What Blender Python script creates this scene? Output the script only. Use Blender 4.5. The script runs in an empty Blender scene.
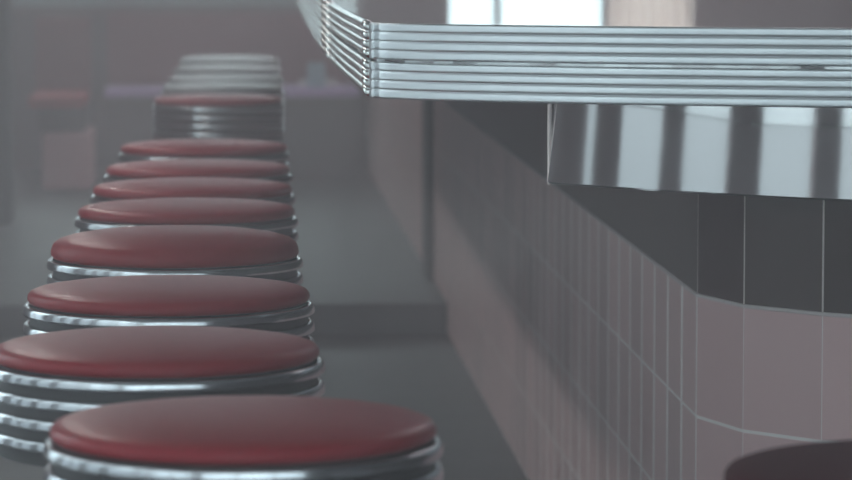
import bpy, bmesh, math, random
from mathutils import Vector, Matrix
random.seed(7)
C = bpy.context.scene.collection
scene = bpy.context.scene

# ------------------------------------------------------------ camera, sky, light, exposure
PITCH, YAW = math.radians(4.980), math.radians(3.274)
cam_d = bpy.data.cameras.new('camera')
cam = bpy.data.objects.new('camera', cam_d); C.objects.link(cam)
cam_d.sensor_width = 36; cam_d.lens = 3500/852*36
cam.location = (0, 0, 1.30)
cam.rotation_euler = (math.pi/2 - PITCH, 0, -YAW)
cam_d.clip_start = .05
cam_d.dof.use_dof = True
cam_d.dof.focus_distance = 4.9
cam_d.dof.aperture_fstop = 8
scene.camera = cam

w = bpy.data.worlds.new('sky'); scene.world = w; w.use_nodes = True
wn, wl = w.node_tree.nodes, w.node_tree.links
bg = wn['Background']
tc = wn.new('ShaderNodeTexCoord'); sp = wn.new('ShaderNodeSeparateXYZ'); cr = wn.new('ShaderNodeValToRGB')
wl.new(tc.outputs['Generated'], sp.inputs[0]); wl.new(sp.outputs['Z'], cr.inputs[0])
cr.color_ramp.elements[0].position = 0.0; cr.color_ramp.elements[0].color = (.225, .255, .29, 1)
cr.color_ramp.elements[1].position = .45; cr.color_ramp.elements[1].color = (.86, .93, 1, 1)
wl.new(cr.outputs[0], bg.inputs[0])
mr_ = wn.new('ShaderNodeMapRange'); mr_.inputs[1].default_value = .3; mr_.inputs[2].default_value = 1.0   # brighter sky beyond the far windows
mr_.inputs[3].default_value = 3.0; mr_.inputs[4].default_value = 13.0
wl.new(sp.outputs['Y'], mr_.inputs[0]); 
mb_ = wn.new('ShaderNodeMapRange'); mb_.inputs[1].default_value = -.5; mb_.inputs[2].default_value = -1.0  # and over the street behind the camera
mb_.inputs[3].default_value = 0; mb_.inputs[4].default_value = 5.0
wl.new(sp.outputs['Y'], mb_.inputs[0]); ad_ = wn.new('ShaderNodeMath'); ad_.operation = 'ADD'
wl.new(mr_.outputs[0], ad_.inputs[0]); wl.new(mb_.outputs[0], ad_.inputs[1]); wl.new(ad_.outputs[0], bg.inputs[1])

def portal(loc, rot, sx, sy):
    l = bpy.data.lights.new('daylight_portal', 'AREA'); l.shape = 'RECTANGLE'; l.size = sx; l.size_y = sy
    l.cycles.is_portal = True
    o = bpy.data.objects.new('daylight_portal', l); C.objects.link(o); o.location = loc; o.rotation_euler = rot
portal((-2.62, 2.9, 1.5), (0, -math.pi/2, 0), 2.6, 9.0)        # left windows, facing +x
portal((.6, -1.72, 1.75), (math.pi/2, 0, 0), 5.8, 2.5)            # storefront behind the camera, facing +y
portal((1.2, 18.12, 1.65), (-math.pi/2, 0, 0), 7.4, 1.5)          # far windows, facing -y

def ceiling_fill(loc, sx, sy, watts, col):
    l = bpy.data.lights.new('ceiling_fill', 'AREA'); l.shape = 'RECTANGLE'; l.size = sx; l.size_y = sy
    l.energy = watts; l.color = col
    o = bpy.data.objects.new('ceiling_fill', l); C.objects.link(o); o.location = loc
for k in range(6):                          # two rows of unseen area lights, added to lift the far half and its haze
    ceiling_fill((-1.1, 7.0+1.9*k, 2.93), .12, 1.3, 12, (1, .95, .93))
    ceiling_fill((1.7, 7.0+1.9*k, 2.93), .3, 1.0, 8, (1, .90, .95))

vs = scene.view_settings
vs.view_transform = 'Standard'; vs.look = 'None'; vs.gamma = 1; vs.exposure = 0.0; vs.use_curve_mapping = False
scene.cycles.max_bounces = 8; scene.cycles.volume_bounces = 1
scene.cycles.use_denoising = True
scene.cycles.caustics_reflective = False; scene.cycles.caustics_refractive = False

# ------------------------------------------------------------ materials
def mat(name, col, rough=.5, metal=0, noise=0, nscale=20, rvar=0, bump=0, coat=0, spec=.5):
    m = bpy.data.materials.new(name); m.use_nodes = True
    n, l = m.node_tree.nodes, m.node_tree.links; b = n['Principled BSDF']
    b.inputs['Base Color'].default_value = (*col, 1); b.inputs['Roughness'].default_value = rough
    b.inputs['Metallic'].default_value = metal; b.inputs['Coat Weight'].default_value = coat
    b.inputs['Specular IOR Level'].default_value = spec
    if noise or rvar or bump:
        t = n.new('ShaderNodeTexCoord'); x = n.new('ShaderNodeTexNoise'); x.inputs['Scale'].default_value = nscale
        x.inputs['Detail'].default_value = 4; l.new(t.outputs['Object'], x.inputs['Vector'])
        if noise:
            mx = n.new('ShaderNodeMix'); mx.data_type = 'RGBA'
            mx.inputs[6].default_value = (*[c*(1-noise) for c in col], 1)
            mx.inputs[7].default_value = (*[min(1, c*(1+noise)) for c in col], 1)
            l.new(x.outputs[0], mx.inputs[0]); l.new(mx.outputs[2], b.inputs['Base Color'])
        if rvar:
            mr = n.new('ShaderNodeMapRange'); mr.inputs[3].default_value = rough-rvar; mr.inputs[4].default_value = rough+rvar
            l.new(x.outputs[0], mr.inputs[0]); l.new(mr.outputs[0], b.inputs['Roughness'])
        if bump:
            bp = n.new('ShaderNodeBump'); bp.inputs['Strength'].default_value = bump; bp.inputs['Distance'].default_value = .002
            l.new(x.outputs[0], bp.inputs['Height']); l.new(bp.outputs[0], b.inputs['Normal'])
    return m

def tile_mat(name, col, grout, rough, wu_front, wu_side, wv, varc=.06, spec=.5):
    """glazed tiles of one UV unit each; pale joints of the given half width (wider on the long side run, u < 0: light on eased edges painted in)"""
    m = bpy.data.materials.new(name); m.use_nodes = True
    n, l = m.node_tree.nodes, m.node_tree.links; b = n['Principled BSDF']
    def M(op, a, c=None):
        x = n.new('ShaderNodeMath'); x.operation = op
        for k, v in enumerate((a, c)):
            if v is None: continue
            if isinstance(v, (int, float)): x.inputs[k].default_value = v
            else: l.new(v, x.inputs[k])
        return x.outputs[0]
    uv = n.new('ShaderNodeUVMap'); sx = n.new('ShaderNodeSeparateXYZ'); l.new(uv.outputs[0], sx.inputs[0])
    u, v = sx.outputs['X'], sx.outputs['Y']
    fu = M('ABSOLUTE', M('SUBTRACT', M('FRACT', u), .5)); fv = M('ABSOLUTE', M('SUBTRACT', M('FRACT', v), .5))
    side = M('LESS_THAN', u, 0.0)
    wu = M('ADD', M('MULTIPLY', side, wu_side-wu_front), wu_front)  # wider pale bands on the side run paint in light on tile edges
    mu = M('GREATER_THAN', fu, M('SUBTRACT', .5, wu)); mv = M('GREATER_THAN', fv, .5-wv)
    mask = M('MAXIMUM', mu, mv)
    wnz = n.new('ShaderNodeTexWhiteNoise'); wnz.noise_dimensions = '2D'; cb = n.new('ShaderNodeCombineXYZ')
    l.new(M('FLOOR', u), cb.inputs[0]); l.new(M('FLOOR', v), cb.inputs[1]); l.new(cb.outputs[0], wnz.inputs['Vector'])
    c1 = n.new('ShaderNodeMix'); c1.data_type = 'RGBA'
    c1.inputs[6].default_value = (*[c*(1-varc) for c in col], 1); c1.inputs[7].default_value = (*[c*(1+varc) for c in col], 1)
    l.new(wnz.outputs['Value'], c1.inputs[0])
    c2 = n.new('ShaderNodeMix'); c2.data_type = 'RGBA'; c2.inputs[7].default_value = (*grout, 1)
    l.new(c1.outputs[2], c2.inputs[6]); l.new(mask, c2.inputs[0]); l.new(c2.outputs[2], b.inputs['Base Color'])
    l.new(M('ADD', M('MULTIPLY', mask, .8-rough), rough), b.inputs['Roughness'])
    b.inputs['Specular IOR Level'].default_value = spec
    return m

M_red = mat('red_vinyl', (.33, .006, .017), .36, spec=.24, bump=.15, nscale=60, rvar=.05)
M_chrome = mat('polished_chrome', (.52, .54, .57), .17, 1, rvar=.04, nscale=9)
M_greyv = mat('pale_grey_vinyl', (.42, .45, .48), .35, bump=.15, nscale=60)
M_dark = mat('black_groove_metal', (.03, .03, .033), .5)
M_alum = mat('ribbed_aluminium', (.86, .90, .93), .36, 1, rvar=.05, nscale=14)
M_steel = mat('polished_steel', (.68, .67, .68), .06, 1, rvar=.03, nscale=6, bump=.05)
M_top = mat('steel_counter_surface', (.60, .61, .61), .09, 1, rvar=.03, nscale=5)
M_pink = tile_mat('pink_tile', (.76, .505, .505), (1, .90, .89), .30, .005, .070, .014, .12)
M_black = tile_mat('charcoal_tile', (.062, .032, .032), (.75, .68, .66), .30, .011, .0, .008, .15)
M_red_shaded = mat('red_vinyl_shaded', (.06, .005, .009), .7, spec=.05, bump=.15, nscale=60)  # red vinyl darkened to paint in the shade on the bottom-right stool
M_alum_side = mat('polished_ribbed_aluminium', (.92, .94, .93), .16, 1, rvar=.04, nscale=14)
M_floor = mat('grey_floor', (.022, .025, .024), .5, spec=.3, noise=.25, nscale=6, rvar=.08)
M_riser = mat('dark_riser', (.03, .032, .034), .5)
M_wall = mat('purple_brown_wall', (.05, .034, .040), .6, noise=.15, nscale=3)
M_teal = mat('dark_teal_paint', (.035, .075, .075), .5)
M_ceil = mat('ceiling_paint', (.45, .44, .43), .8)
M_frame = mat('window_frame_metal', (.11, .055, .055), .5)
M_booth = mat('booth_vinyl', (.16, .024, .036), .5, bump=.2)
M_lav = mat('lavender_laminate', (.60, .45, .80), .3)
M_pinkp = mat('pink_plaster', (.85, .52, .56), .6, noise=.06)
M_ground = mat('pavement', (.55, .57, .58), .9, noise=.2, nscale=3)
M_white = mat('white_ceramic', (.85, .85, .82), .2)
M_blue = mat('pale_blue_enamel', (.35, .55, .62), .4)
M_bead = mat('pinkish_bead', (.95, .80, .76), .3, .6)

def glass_mat():
    m = bpy.data.materials.new('window_glass'); m.use_nodes = True
    n, l = m.node_tree.nodes, m.node_tree.links
    for x in list(n):
        if x.type != 'OUTPUT_MATERIAL': n.remove(x)
    out = [x for x in n if x.type == 'OUTPUT_MATERIAL'][0]
    t = n.new('ShaderNodeBsdfTransparent'); t.inputs[0].default_value = (.92, .96, .95, 1)
    g = n.new('ShaderNodeBsdfGlossy'); g.inputs['Roughness'].default_value = .03
    mx = n.new('ShaderNodeMixShader'); mx.inputs[0].default_value = .07
    l.new(t.outputs[0], mx.inputs[1]); l.new(g.outputs[0], mx.inputs[2]); l.new(mx.outputs[0], out.inputs['Surface'])
    return m
M_glass = glass_mat()
def cloth_mat(name, col, tr):
    m = bpy.data.materials.new(name); m.use_nodes = True
    n, l = m.node_tree.nodes, m.node_tree.links; b = n['Principled BSDF']
    b.inputs['Base Color'].default_value = (*col, 1); b.inputs['Roughness'].default_value = .9
    t = n.new('ShaderNodeBsdfTranslucent'); t.inputs[0].default_value = (*col, 1)
    mx = n.new('ShaderNodeMixShader'); mx.inputs[0].default_value = tr
    l.new(b.outputs[0], mx.inputs[1]); l.new(t.outputs[0], mx.inputs[2]); l.new(mx.outputs[0], n['Material Output'].inputs['Surface'])
    return m
M_blind = cloth_mat('blind_cloth', (.30, .38, .38), .35)
M_curt = cloth_mat('curtain_cloth', (.95, .84, .80), .8)

def haze_mat(density):
    m = bpy.data.materials.new('veil_haze'); m.use_nodes = True
    n, l = m.node_tree.nodes, m.node_tree.links
    for x in list(n):
        if x.type != 'OUTPUT_MATERIAL': n.remove(x)
    out = [x for x in n if x.type == 'OUTPUT_MATERIAL'][0]
    v = n.new('ShaderNodeVolumeScatter'); v.inputs['Color'].default_value = (1, .93, .975, 1)
    v.inputs['Density'].default_value = density; v.inputs['Anisotropy'].default_value = .2
    l.new(v.outputs[0], out.inputs['Volume'])
    return m

# ------------------------------------------------------------ helpers
def obj(name, bm, m, parent=None, smooth=False, bevel=0):
    me = bpy.data.meshes.new(name); bmesh.ops.recalc_face_normals(bm, faces=bm.faces); bm.to_mesh(me); bm.free()
    me.materials.append(m)
    if smooth:
        for p in me.polygons: p.use_smooth = True
    if smooth == 'auto': me.set_sharp_from_angle(angle=math.radians(35))
    o = bpy.data.objects.new(name, me); C.objects.link(o)
    if parent: o.parent = parent
    if bevel:
        b = o.modifiers.new('bevel', 'BEVEL'); b.width = bevel; b.segments = 3; b.limit_method = 'ANGLE'
    return o
def add_box(bm, x0, x1, y0, y1, z0, z1):
    vv = [bm.verts.new((x, y, z)) for x in (x0, x1) for y in (y0, y1) for z in (z0, z1)]
    for f in ((0,1,3,2),(4,6,7,5),(0,4,5,1),(2,3,7,6),(0,2,6,4),(1,5,7,3)): bm.faces.new([vv[i] for i in f])
def box(*a):
    bm = bmesh.new(); add_box(bm, *a); return bm
def boxes(lst):
    bm = bmesh.new()
    for a in lst: add_box(bm, *a)
    return bm
def lathe(profile, n=96, closed=False):
    bm = bmesh.new(); rings = []
    for r, z in profile:
        if r < 1e-6: rings.append([bm.verts.new((0, 0, z))])
        else: rings.append([bm.verts.new((r*math.cos(2*math.pi*k/n), r*math.sin(2*math.pi*k/n), z)) for k in range(n)])
    pairs = list(zip(rings, rings[1:]))
    if closed: pairs.append((rings[-1], rings[0]))
    for a, b in pairs:
        for k in range(n):
            k2 = (k+1) % n
            if len(a) == 1 and len(b) == 1: continue
            if len(a) == 1: bm.faces.new((a[0], b[k], b[k2]))
            elif len(b) == 1: bm.faces.new((a[k], b[0], a[k2]))
            else: bm.faces.new((a[k], b[k], b[k2], a[k2]))
    return bm
def thing(name, label, cat, loc=(0,0,0), rz=0, group=None):
    o = bpy.data.objects.new(name, None); C.objects.link(o); o.empty_display_size = .05
    o.location = loc; o.rotation_euler = (0, 0, rz); o['label'] = label; o['category'] = cat
    if group: o['group'] = group
    return o
def tag(o, label, cat, group=None):
    o['label'] = label; o['category'] = cat
    if group: o['group'] = group
    return o
def struct(name, bm, m, parent=None):
    o = obj(name, bm, m, parent)
    if not parent: o['kind'] = 'structure'
    return o
def dup(root, loc, rz=0, label=None):
    r = root.copy(); C.objects.link(r); r.location = loc; r.rotation_euler = (0, 0, rz)
    if label: r['label'] = label
    for ch in list(root.children):
        c = ch.copy(); C.objects.link(c); c.parent = r
        for g in list(ch.children):
            d = g.copy(); C.objects.link(d); d.parent = c
    return r
def offset_poly(pts, d):
    """shift an open plan polyline sideways (to its right-hand side when walked) with mitred corners"""
    P = [Vector(p) for p in pts]; out = []
    for i, p in enumerate(P):
        ns = []
        if i > 0: t = (p-P[i-1]).normalized(); ns.append(Vector((t.y, -t.x)))
        if i < len(P)-1: t = (P[i+1]-p).normalized(); ns.append(Vector((t.y, -t.x)))
        if len(ns) == 2:
            m = (ns[0]+ns[1]).normalized(); k = d/max(.3, m.dot(ns[0]))
            out.append(p+m*k)
        else: out.append(p+ns[0]*d)
    return out
def sweep(pts, profile, closed=True):
    """profile = [(outward offset, z)], swept along a plan polyline"""
    bm = bmesh.new(); rows = []
    for o_, z in profile:
        rows.append([bm.verts.new((q.x, q.y, z)) for q in offset_poly(pts, o_)])
    pr = list(zip(rows, rows[1:])) + ([(rows[-1], rows[0])] if closed else [])
    for a, b in pr:
        for k in range(len(pts)-1): bm.faces.new((a[k], a[k+1], b[k+1], b[k]))
    if closed:
        bm.faces.new([r[0] for r in rows]); bm.faces.new([r[-1] for r in reversed(rows)])
    return bm
def spline(pts, n=8):
    P = [Vector(p) for p in pts]; out = []
    for i in range(len(P)-1):
        p0 = P[max(i-1, 0)]; p1 = P[i]; p2 = P[i+1]; p3 = P[min(i+2, len(P)-1)]
        for k in range(n):
            t = k/n
            out.append(.5*((2*p1)+(p2-p0)*t+(2*p0-5*p1+4*p2-p3)*t*t+(3*p1-p0-3*p2+p3)*t**3))
    out.append(P[-1]); return [(p.x, p.y) for p in out]

# ------------------------------------------------------------ the room
FY = 18.0      # far wall
struct('floor', box(-2.6, 5.0, -1.7, 11.39, -.06, 0), M_floor)
struct('trim_1', box(-2.6, 5.0, 11.39, FY, -.06, .1), M_floor)               # raised floor at the far end
struct('trim_2', box(-2.6, .715, 11.35, 11.39, .001, .102), M_riser)          # its dark riser
struct('ceiling', box(-2.7, 5.1, -1.8, FY+.2, 2.95, 3.05), M_ceil)
struct('ground', box(-14, 16, -14, 30, -.16, -.08), M_ground)
struct('wall_right', box(5.0, 5.1, -1.7, FY, -.06, 2.95), M_wall)
# left wall: knee wall, header, piers between windows
struct('wall_left', boxes([(-2.7, -2.6, -1.7, FY, -.06, .25), (-2.7, -2.6, -1.7, FY, 2.75, 2.95),
                           (-2.7, -2.6, 7.4, FY, .25, 2.75), (-2.7, -2.6, -1.7, -1.4, .25, 2.75)]), M_wall)
struct('wall_back', boxes([(-2.7, 5.1, -1.8, -1.7, -.06, .5), (-2.7, 5.1, -1.8, -1.7, 2.75, 2.95),
                           (3.5, 5.1, -1.8, -1.7, .5, 2.75), (-2.7, -2.3, -1.8, -1.7, .5, 2.75)]), M_wall)
struct('wall_far', boxes([(-2.7, 5.1, FY, FY+.1, -.06, .90), (-2.7, 5.1, FY, FY+.1, 2.3, 2.95),
                          (-2.7, -2.5, FY, FY+.1, .90, 2.3), (2.45, 5.1, FY, FY+.1, .90, 2.3),
                          (.72, 1.12, FY, FY+.1, .90, 2.3)]), M_wall)
nwin = 0
def window(axis, at, a0, a1, z0, z1, mull, t=.05, d=.08, cloth=None):
    global nwin; nwin += 1
    L = []
    def bx(p0, p1, q0, q1, dd=d):
        L.append((at-dd/2, at+dd/2, p0, p1, q0, q1) if axis == 'x' else (p0, p1, at-dd/2, at+dd/2, q0, q1))
    bx(a0, a1, z0, z0+t); bx(a0, a1, z1-t, z1); bx(a0, a0+t, z0+t, z1-t); bx(a1-t, a1, z0+t, z1-t)
    for q, wd in mull: bx(q-wd/2, q+wd/2, z0+t, z1-t)
    o = struct('window_%d' % nwin, boxes(L), M_frame)
    g = box(at-.004, at+.004, a0+.01, a1-.01, z0+.01, z1-.01) if axis == 'x' else box(a0+.01, a1-.01, at-.004, at+.004, z0+.01, z1-.01)
    obj('pane', g, M_glass, o)
    return o
LEFT_POSTS = [(2.0, .1), (3.14, .27), (3.95, .30), (4.62, .20), (5.22, .25), (5.60, .34), (6.7, .1)]
window('x', -2.65, -1.4, 1.5, .25, 2.75, [(-.6, .12), (.3, .12)], .06)
window('x', -2.65, 1.5, 7.4, .25, 2.75, LEFT_POSTS, .06)
for k in range(3):
    a = -2.3+k*1.9333
    window('y', -1.75, a, a+1.9333, .5, 2.75, [(a+.63, .08), (a+1.28, .08)], .10)
window('y', FY+.05, -2.5, .72, .90, 2.3, [(-1.5, .06), (-.5, .06)])
window('y', FY+.05, 1.12, 2.45, .90, 2.3, [(1.40, .03), (1.96, .03)], .03)
# blind over the left far window, curtain over the right end of the other
bl = obj('cafe_curtain', box(-2.45, .70, FY-.03, FY-.022, .935, 1.62), M_blind)
tag(bl, 'grey green half height cloth across the far left window', 'curtain')
bm = bmesh.new(); cols = []
for i in range(41):
    x = 1.965+.44*i/40; yy = FY-.05+.018*math.sin(i*1.1)
    cols.append([bm.verts.new((x, yy, .92)), bm.verts.new((x, yy, 2.28)), bm.verts.new((x, yy+.006, 2.28)), bm.verts.new((x, yy+.006, .92))])
for a_, b_ in zip(cols, cols[1:]):
    for k in range(4): bm.faces.new((a_[k], b_[k], b_[(k+1) % 4], a_[(k+1) % 4]))
bm.faces.new(cols[0]); bm.faces.new(cols[-1][::-1])
tag(obj('curtain', bm, M_curt, smooth=True), 'cream pink curtain at the right end of the far window', 'curtain')

# dark teal post at the left of the aisle
struct('pillar', box(-1.30, -.90, 14.6, 14.95, .1, 2.95), M_teal)

# ------------------------------------------------------------ the counter
PX = .72                                    # plan line of the tiled base, seen from the aisle
Y0, YS = 5.305, 12.1                         # near corner and far seam of the tiled side
base_front = [(.72, Y0), (.768, 5.145), (.866, 5.027), (.985, 4.935), (1.12, 4.87), (1.26, 4.83), (1.40, 4.80), (1.55, 4.78), (1.70, 4.77), (1.85, 4.765), (2.0, 4.765), (2.15, 4.765)]
counter = thing('diner_counter', 'long diner counter with ribbed metal edge, steel apron and pink tiled base', 'counter', (PX, Y0, 0))
def cobj(name, bm, m, **k):
    bmesh.ops.translate(bm, verts=bm.verts, vec=(-PX, -Y0, 0))
    parent = k.pop('parent', counter)
    return obj(name, bm, m, parent, **k)
TH, TW = .1875, .178
def tiled(side_y1, side_y0, front, z0, z1, rows, flip=0):
    bm = bmesh.new(); uvl = bm.loops.layers.uv.new('UVMap')
    def quad(p, q, u0, u1):
        vs_ = [bm.verts.new((p[0], p[1], z0)), bm.verts.new((q[0], q[1], z0)), bm.verts.new((q[0], q[1], z1)), bm.verts.new((p[0], p[1], z1))]
        f = bm.faces.new(vs_)
        for lp, (u, v) in zip(f.loops, ((u0, 0), (u1, 0), (u1, rows), (u0, rows))): lp[uvl].uv = (u, v)
        return vs_
    if side_y1 is not None:
        quad((PX, side_y1), (PX, side_y0), *((-(side_y1-side_y0)/TW, 0) if rows > 2 else (-.95, -.01)))
    for k in range(len(front)-1): quad(front[k], front[k+1], k, k+1)
    e = front[-1] if front else (PX, side_y0)
    s = side_y1 if side_y1 is not None else front[0][1]
    # back, ends and top close the body
    for p, q in (((e[0], e[1]), (e[0], s)), ((e[0], s), (PX, s))): quad(p, q, .3, .31)
    top = [(PX, s)] + ([] if not front else [tuple(p) for p in front]) + [(e[0], s)]
    if not front: top = [(PX, s), (PX, side_y0), (e[0], s)]
    for z in (z0, z1):
        f = bm.faces.new([bm.verts.new((p[0], p[1], z)) for p in top])
        for lp in f.loops: lp[uvl].uv = (.5, .5)
    bmesh.ops.remove_doubles(bm, verts=bm.verts, dist=1e-5)
    return bm
cobj('tiled_base', tiled(YS, Y0, base_front, 0, 4*TH, 4), M_pink)['label'] = 'pink tiled base'
cobj('charcoal_tile_band', tiled(YS, Y0, base_front, 4*TH, 4*TH+.33, 1.76), M_black)['label'] = 'charcoal glazed tile band'
# pale capping bead between pink and charcoal
cobj('grout_bead', sweep([(PX, YS), (PX, Y0)]+base_front[1:], [(0, 4*TH-.003), (.003, 4*TH-.002), (.003, 4*TH+.002), (0, 4*TH+.003)]), mat('pale_grout', (.68, .60, .60), .7))
# steel apron: polished curved fascia under the top, with a slim corner bead
x_, y_, s_ = .492, 5.27, 0.0
ap = [(x_, y_)]
while x_ < 2.15:                            # one smooth arc, flattening out to the right
    a_ = min(0, math.radians(-52+31.5*min(s_, 1.2)+max(0, s_-1.2)*8))
    x_ += .02*math.cos(a_); y_ += .02*math.sin(a_); s_ += .02; ap.append((x_, y_))
prof = [(.006, .925), (.008, .928), (-.004, 1.0775), (-.05, 1.0775), (-.05, .925)]
cobj('apron', sweep(ap, prof), M_steel, smooth='auto')
bm = lathe([(0, .924), (.0035, .924), (.0035, 1.0765), (0, 1.0765)], 20); bmesh.ops.translate(bm, verts=bm.verts, vec=(.4885, 5.268, 0))
cobj('apron_corner_bead', bm, M_bead, smooth='auto')['label'] = 'pale pinkish corner strip of the apron'
# fascia reveal behind the apron
# countertop
edge_pts = [(.197, 10.5), (.197, 6.25), (.197, 4.812), (.278, 4.717), (.468, 4.608), (.640, 4.540), (.808, 4.480), (1.10, 4.40), (1.5, 4.34), (2.15, 4.31)]
def edge_arc(pts):
    front = spline(pts[2:], 6)
    return [pts[0], pts[1]] + front
side_pts = [(.252, 12.0), (.238, 11.2), (.218, 9.8), (.205, 8.7), (.196, 7.7), (.191, 6.9), (.189, 6.256)]
corn_pts = [(.1895, 6.246), (.1905, 5.9), (.193, 5.55), (.1965, 5.25), (.1990, 5.0), (.1992, 4.825)]
E_ = edge_arc(edge_pts)
E_ = [Vector(p) for p in side_pts+corn_pts]+[Vector((.2035, 4.804))]+E_[3:]
bm = bmesh.new()
E_in = offset_poly(E_, -.004)
plan = [(p.x, p.y) for p in E_in] + [(2.15, 12.0)]
for z in (1.078, 1.178): bm.faces.new([bm.verts.new((x, y, z)) for x, y in plan])
bm.verts.ensure_lookup_table(); n = len(plan)
for k in range(n): bm.faces.new((bm.verts[k], bm.verts[(k+1) % n], bm.verts[n+(k+1) % n], bm.verts[n+k]))
cobj('countertop', bm, M_top)
# ribbed edge trim, in two courses of four ribs; side run, corner run, front run
def rib_profile(z0, z1, n=4, dep=.0012):
    P = [(-.003, z0)]
    h = (z1-z0)/n
    for i in range(n):
        zc = z0+h*i
        for t, d in ((.04, 0), (.10, .55), (.18, .86), (.30, .97), (.5, 1.0), (.70, .97), (.82, .86), (.90, .55), (.96, 0)):
            P.append((.0015+dep*d, zc+h*t))
    P.append((-.003, z1)); return P
def rib_round(z0, z1, n=4, dep=.0055):
    P = [(-.003, z0)]; h = (z1-z0)/n
    for i in range(n):
        for k in range(9):
            a = math.pi*k/8
            P.append((.001+dep*math.sin(a), z0+h*i+h*(.05+.90*(1-math.cos(a))/2)))
    P.append((-.003, z1)); return P
runs = [('side', side_pts, rib_round), ('corner', corn_pts, rib_round),
        ('front', [(.1996, 4.816), (.2035, 4.804), (.212, 4.793)]+[tuple(p) for p in E_[len(side_pts)+len(corn_pts)+1:]], rib_profile)]
for nm, pts, pf in runs:
    for z0, z1 in ((1.077, 1.127), (1.1305, 1.1805)):
        t = cobj('edge_trim', sweep(pts, pf(z0, z1)), M_alum if nm == 'front' else M_alum_side, smooth=True)
        t['label'] = {'side': 'far run of ribbed edge trim', 'corner': 'corner run of ribbed edge trim', 'front': 'front run of ribbed edge trim'}[nm]

# second counter section beyond the seam, standing on the raised floor
sec = tiled(17.9, 12.6, [(PX, 12.6), (2.15, 12.6)], .1, .76, 3.52)
tag(obj('knee_wall', sec, M_pink), 'far pink tiled knee wall on the raised floor beyond the counter', 'wall')
tag(obj('seam_post', box(.70, .80, 12.12, 12.45, .1, 1.0), M_riser, bevel=.004), 'dark upright post between the pink counter and knee wall', 'post')

# ------------------------------------------------------------ stools
def make_stool(label):
    s = thing('counter_stool', label, 'stool', group='red counter stools along the counter')
    H = .80
    cush = [(0, H+.006), (.178, H+.006), (.1865, H+.008), (.190, H+.013), (.1895, H+.018), (.186, H+.0225), (.178, H+.0255), (.162, H+.0280), (.135, H+.0303), (.10, H+.0320), (.06, H+.0330), (0, H+.0335)]
    obj('seat_cushion', lathe(cush, 128), M_red, s, smooth=True)
    obj('seat_drum', lathe([(0, H-.098), (.187, H-.098), (.187, H+.0055), (0, H+.0055)], 96), M_dark, s)
    for k in range(4):
        z = H-.0015-.0245*k
        P = [(.188, z-.0066), (.1945, z-.0066), (.1962, z-.0060), (.1968, z-.0050), (.1966, z-.0025), (.1963, z), (.1958, z+.0028), (.1951, z+.0050), (.1938, z+.0063), (.188, z+.0066)]
        obj('chrome_band', lathe(P, 128, closed=True), M_chrome, s, smooth=True)
    obj('pedestal', lathe([(0, .02), (.075, .02), (.06, .045), (.045, .08), (.04, .14), (.04, .62), (.05, .66), (.10, .69), (.12, .6955), (0, .6955)], 48), M_chrome, s, smooth=True)
    obj('foot_flange', lathe([(0, 0), (.17, 0), (.172, .008), (.165, .018), (.12, .03), (.06, .04), (0, .04)], 64), M_chrome, s, smooth=True)
    return s
st = [(.016, 3.42, 'red topped chrome stool nearest the camera in the row, at the bottom edge'),
      (-.082, 4.07, 'second nearest red stool, cut by the left edge, four chrome bands showing'),
      (-.078, 4.71, 'third red stool back from the camera, chrome rim bright at its left'),
      (-.079, 5.37, 'fourth red stool back, rim dotted with bright window glints'),
      (-.070, 6.15, 'fifth red stool back in the row, mostly behind the fourth'),
      (-.064, 6.68, 'sixth red stool back in the row'),
      (-.058, 7.25, 'seventh red stool back in the row, darker blurred seat'),
      (-.050, 7.98, 'eighth red stool back, last before the gap in the row'),
      (-.022, 10.30, 'blurred stool beyond the gap with its chrome drum fully showing'),
      (-.010, 11.10, 'hazy grey topped stool just behind the one beyond the gap'),
      (.0, 11.85, 'hazy grey topped stool, third from the far end of the row'),
      (.008, 12.75, 'hazy grey topped stool, second from the far end of the row'),
      (.015, 13.70, 'faint grey topped stool at the far end of the row'),
      (.634, 3.074, 'red stool with shade painted into its seat, cut off at the bottom right corner')]
grey_seat = None
proto = make_stool(st[0][2])
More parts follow.
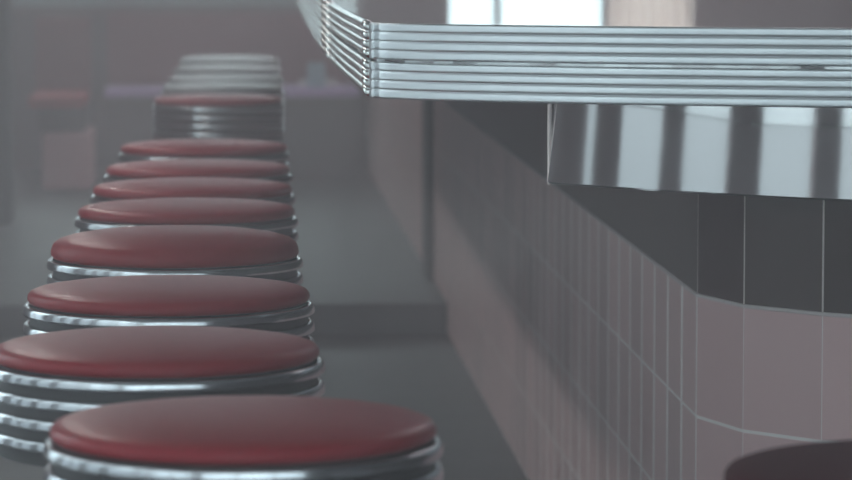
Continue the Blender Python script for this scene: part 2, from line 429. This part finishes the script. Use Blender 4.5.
for i, (x, y, lab) in enumerate(st):
    z = .1 if y > 11.3 else 0
    o = proto if i == 0 else dup(proto, (0, 0, 0), 0, lab)
    o.location = (x, y, z)
    o.rotation_euler.z = random.uniform(0, 6)
    if z: o.scale = (1, 1, .7/.8)
    if lab.startswith('fourth'):                     # this seat is plumper than the others
        for c in o.children:
            if c.name.startswith('seat_cushion'):
                c.data = c.data.copy()
                for v in c.data.vertices:
                    if v.co.z > .815: v.co.z = .815+(v.co.z-.815)*1.95
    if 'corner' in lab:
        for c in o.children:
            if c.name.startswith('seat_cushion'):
                c.data = c.data.copy(); c.data.materials[0] = M_red_shaded
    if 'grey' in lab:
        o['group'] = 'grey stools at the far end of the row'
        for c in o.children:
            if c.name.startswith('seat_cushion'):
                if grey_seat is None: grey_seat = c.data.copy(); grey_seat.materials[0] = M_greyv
                c.data = grey_seat

# ------------------------------------------------------------ far end furniture
def pobj(name, a, m, par, off, bev=.01):
    bm = box(*a); bmesh.ops.translate(bm, verts=bm.verts, vec=(-off[0], -off[1], -off[2])); return obj(name, bm, m, par, bevel=bev)
o3 = (0, 17.5, .1)
b = thing('booth_bench', 'dark red booth bench along the far wall with lavender edge', 'bench', o3)
pobj('bench_base', (-.60, .66, 17.35, 17.9, .1, .50), M_riser, b, o3)
pobj('bench_top', (-.60, .66, 17.3, 17.8, .50, .545), M_lav, b, o3)
pobj('backrest', (-.60, .66, 17.81, 17.93, .546, .90), M_booth, b, o3)
o3 = (-.75, 16.8, .1)
b = thing('corner_booth', 'red topped booth seat on a pink plinth at the far left', 'bench', o3)
pobj('plinth', (-.868, -.64, 16.6, 17.2, .1, .366), M_pinkp, b, o3)
pobj('seat', (-.93, -.665, 16.5, 17.2, .485, .545), M_red, b, o3, .02)
pobj('seat_support', (-.90, -.67, 16.7, 17.2, .367, .484), M_riser, b, o3)
pobj('backrest', (-.93, -.66, 17.21, 17.3, .485, .90), M_booth, b, o3)
def small_box(x, y, z, sx, sz, m, name, label, cat):
    t = thing(name, label, cat, (x, y, z))
    obj('body', box(-sx/2, sx/2, -.04, .04, 0, sz), m, t, bevel=.006)
    obj('lid', box(-sx/2+.01, sx/2-.01, -.03, .03, sz+.0005, sz+.012), M_chrome, t, bevel=.003)
small_box(.45, 17.4, .5455, .09, .12, M_blue, 'tin_box', 'pale blue box on the lavender edged far bench', 'box')
small_box(.46, 17.6, .5455, .2, .03, M_white, 'tray', 'pale lidded tray beside the blue box on the far bench', 'tray')

# ------------------------------------------------------------ haze volume added to stand in for the veil on the window glass
hz = obj('haze', box(-2.55, 4.95, .3, 17.95, .105, 2.9), haze_mat(.050))
hz['kind'] = 'stuff'; hz['label'] = 'thin haze added in the room air for the window glass veil'; hz['category'] = 'haze'
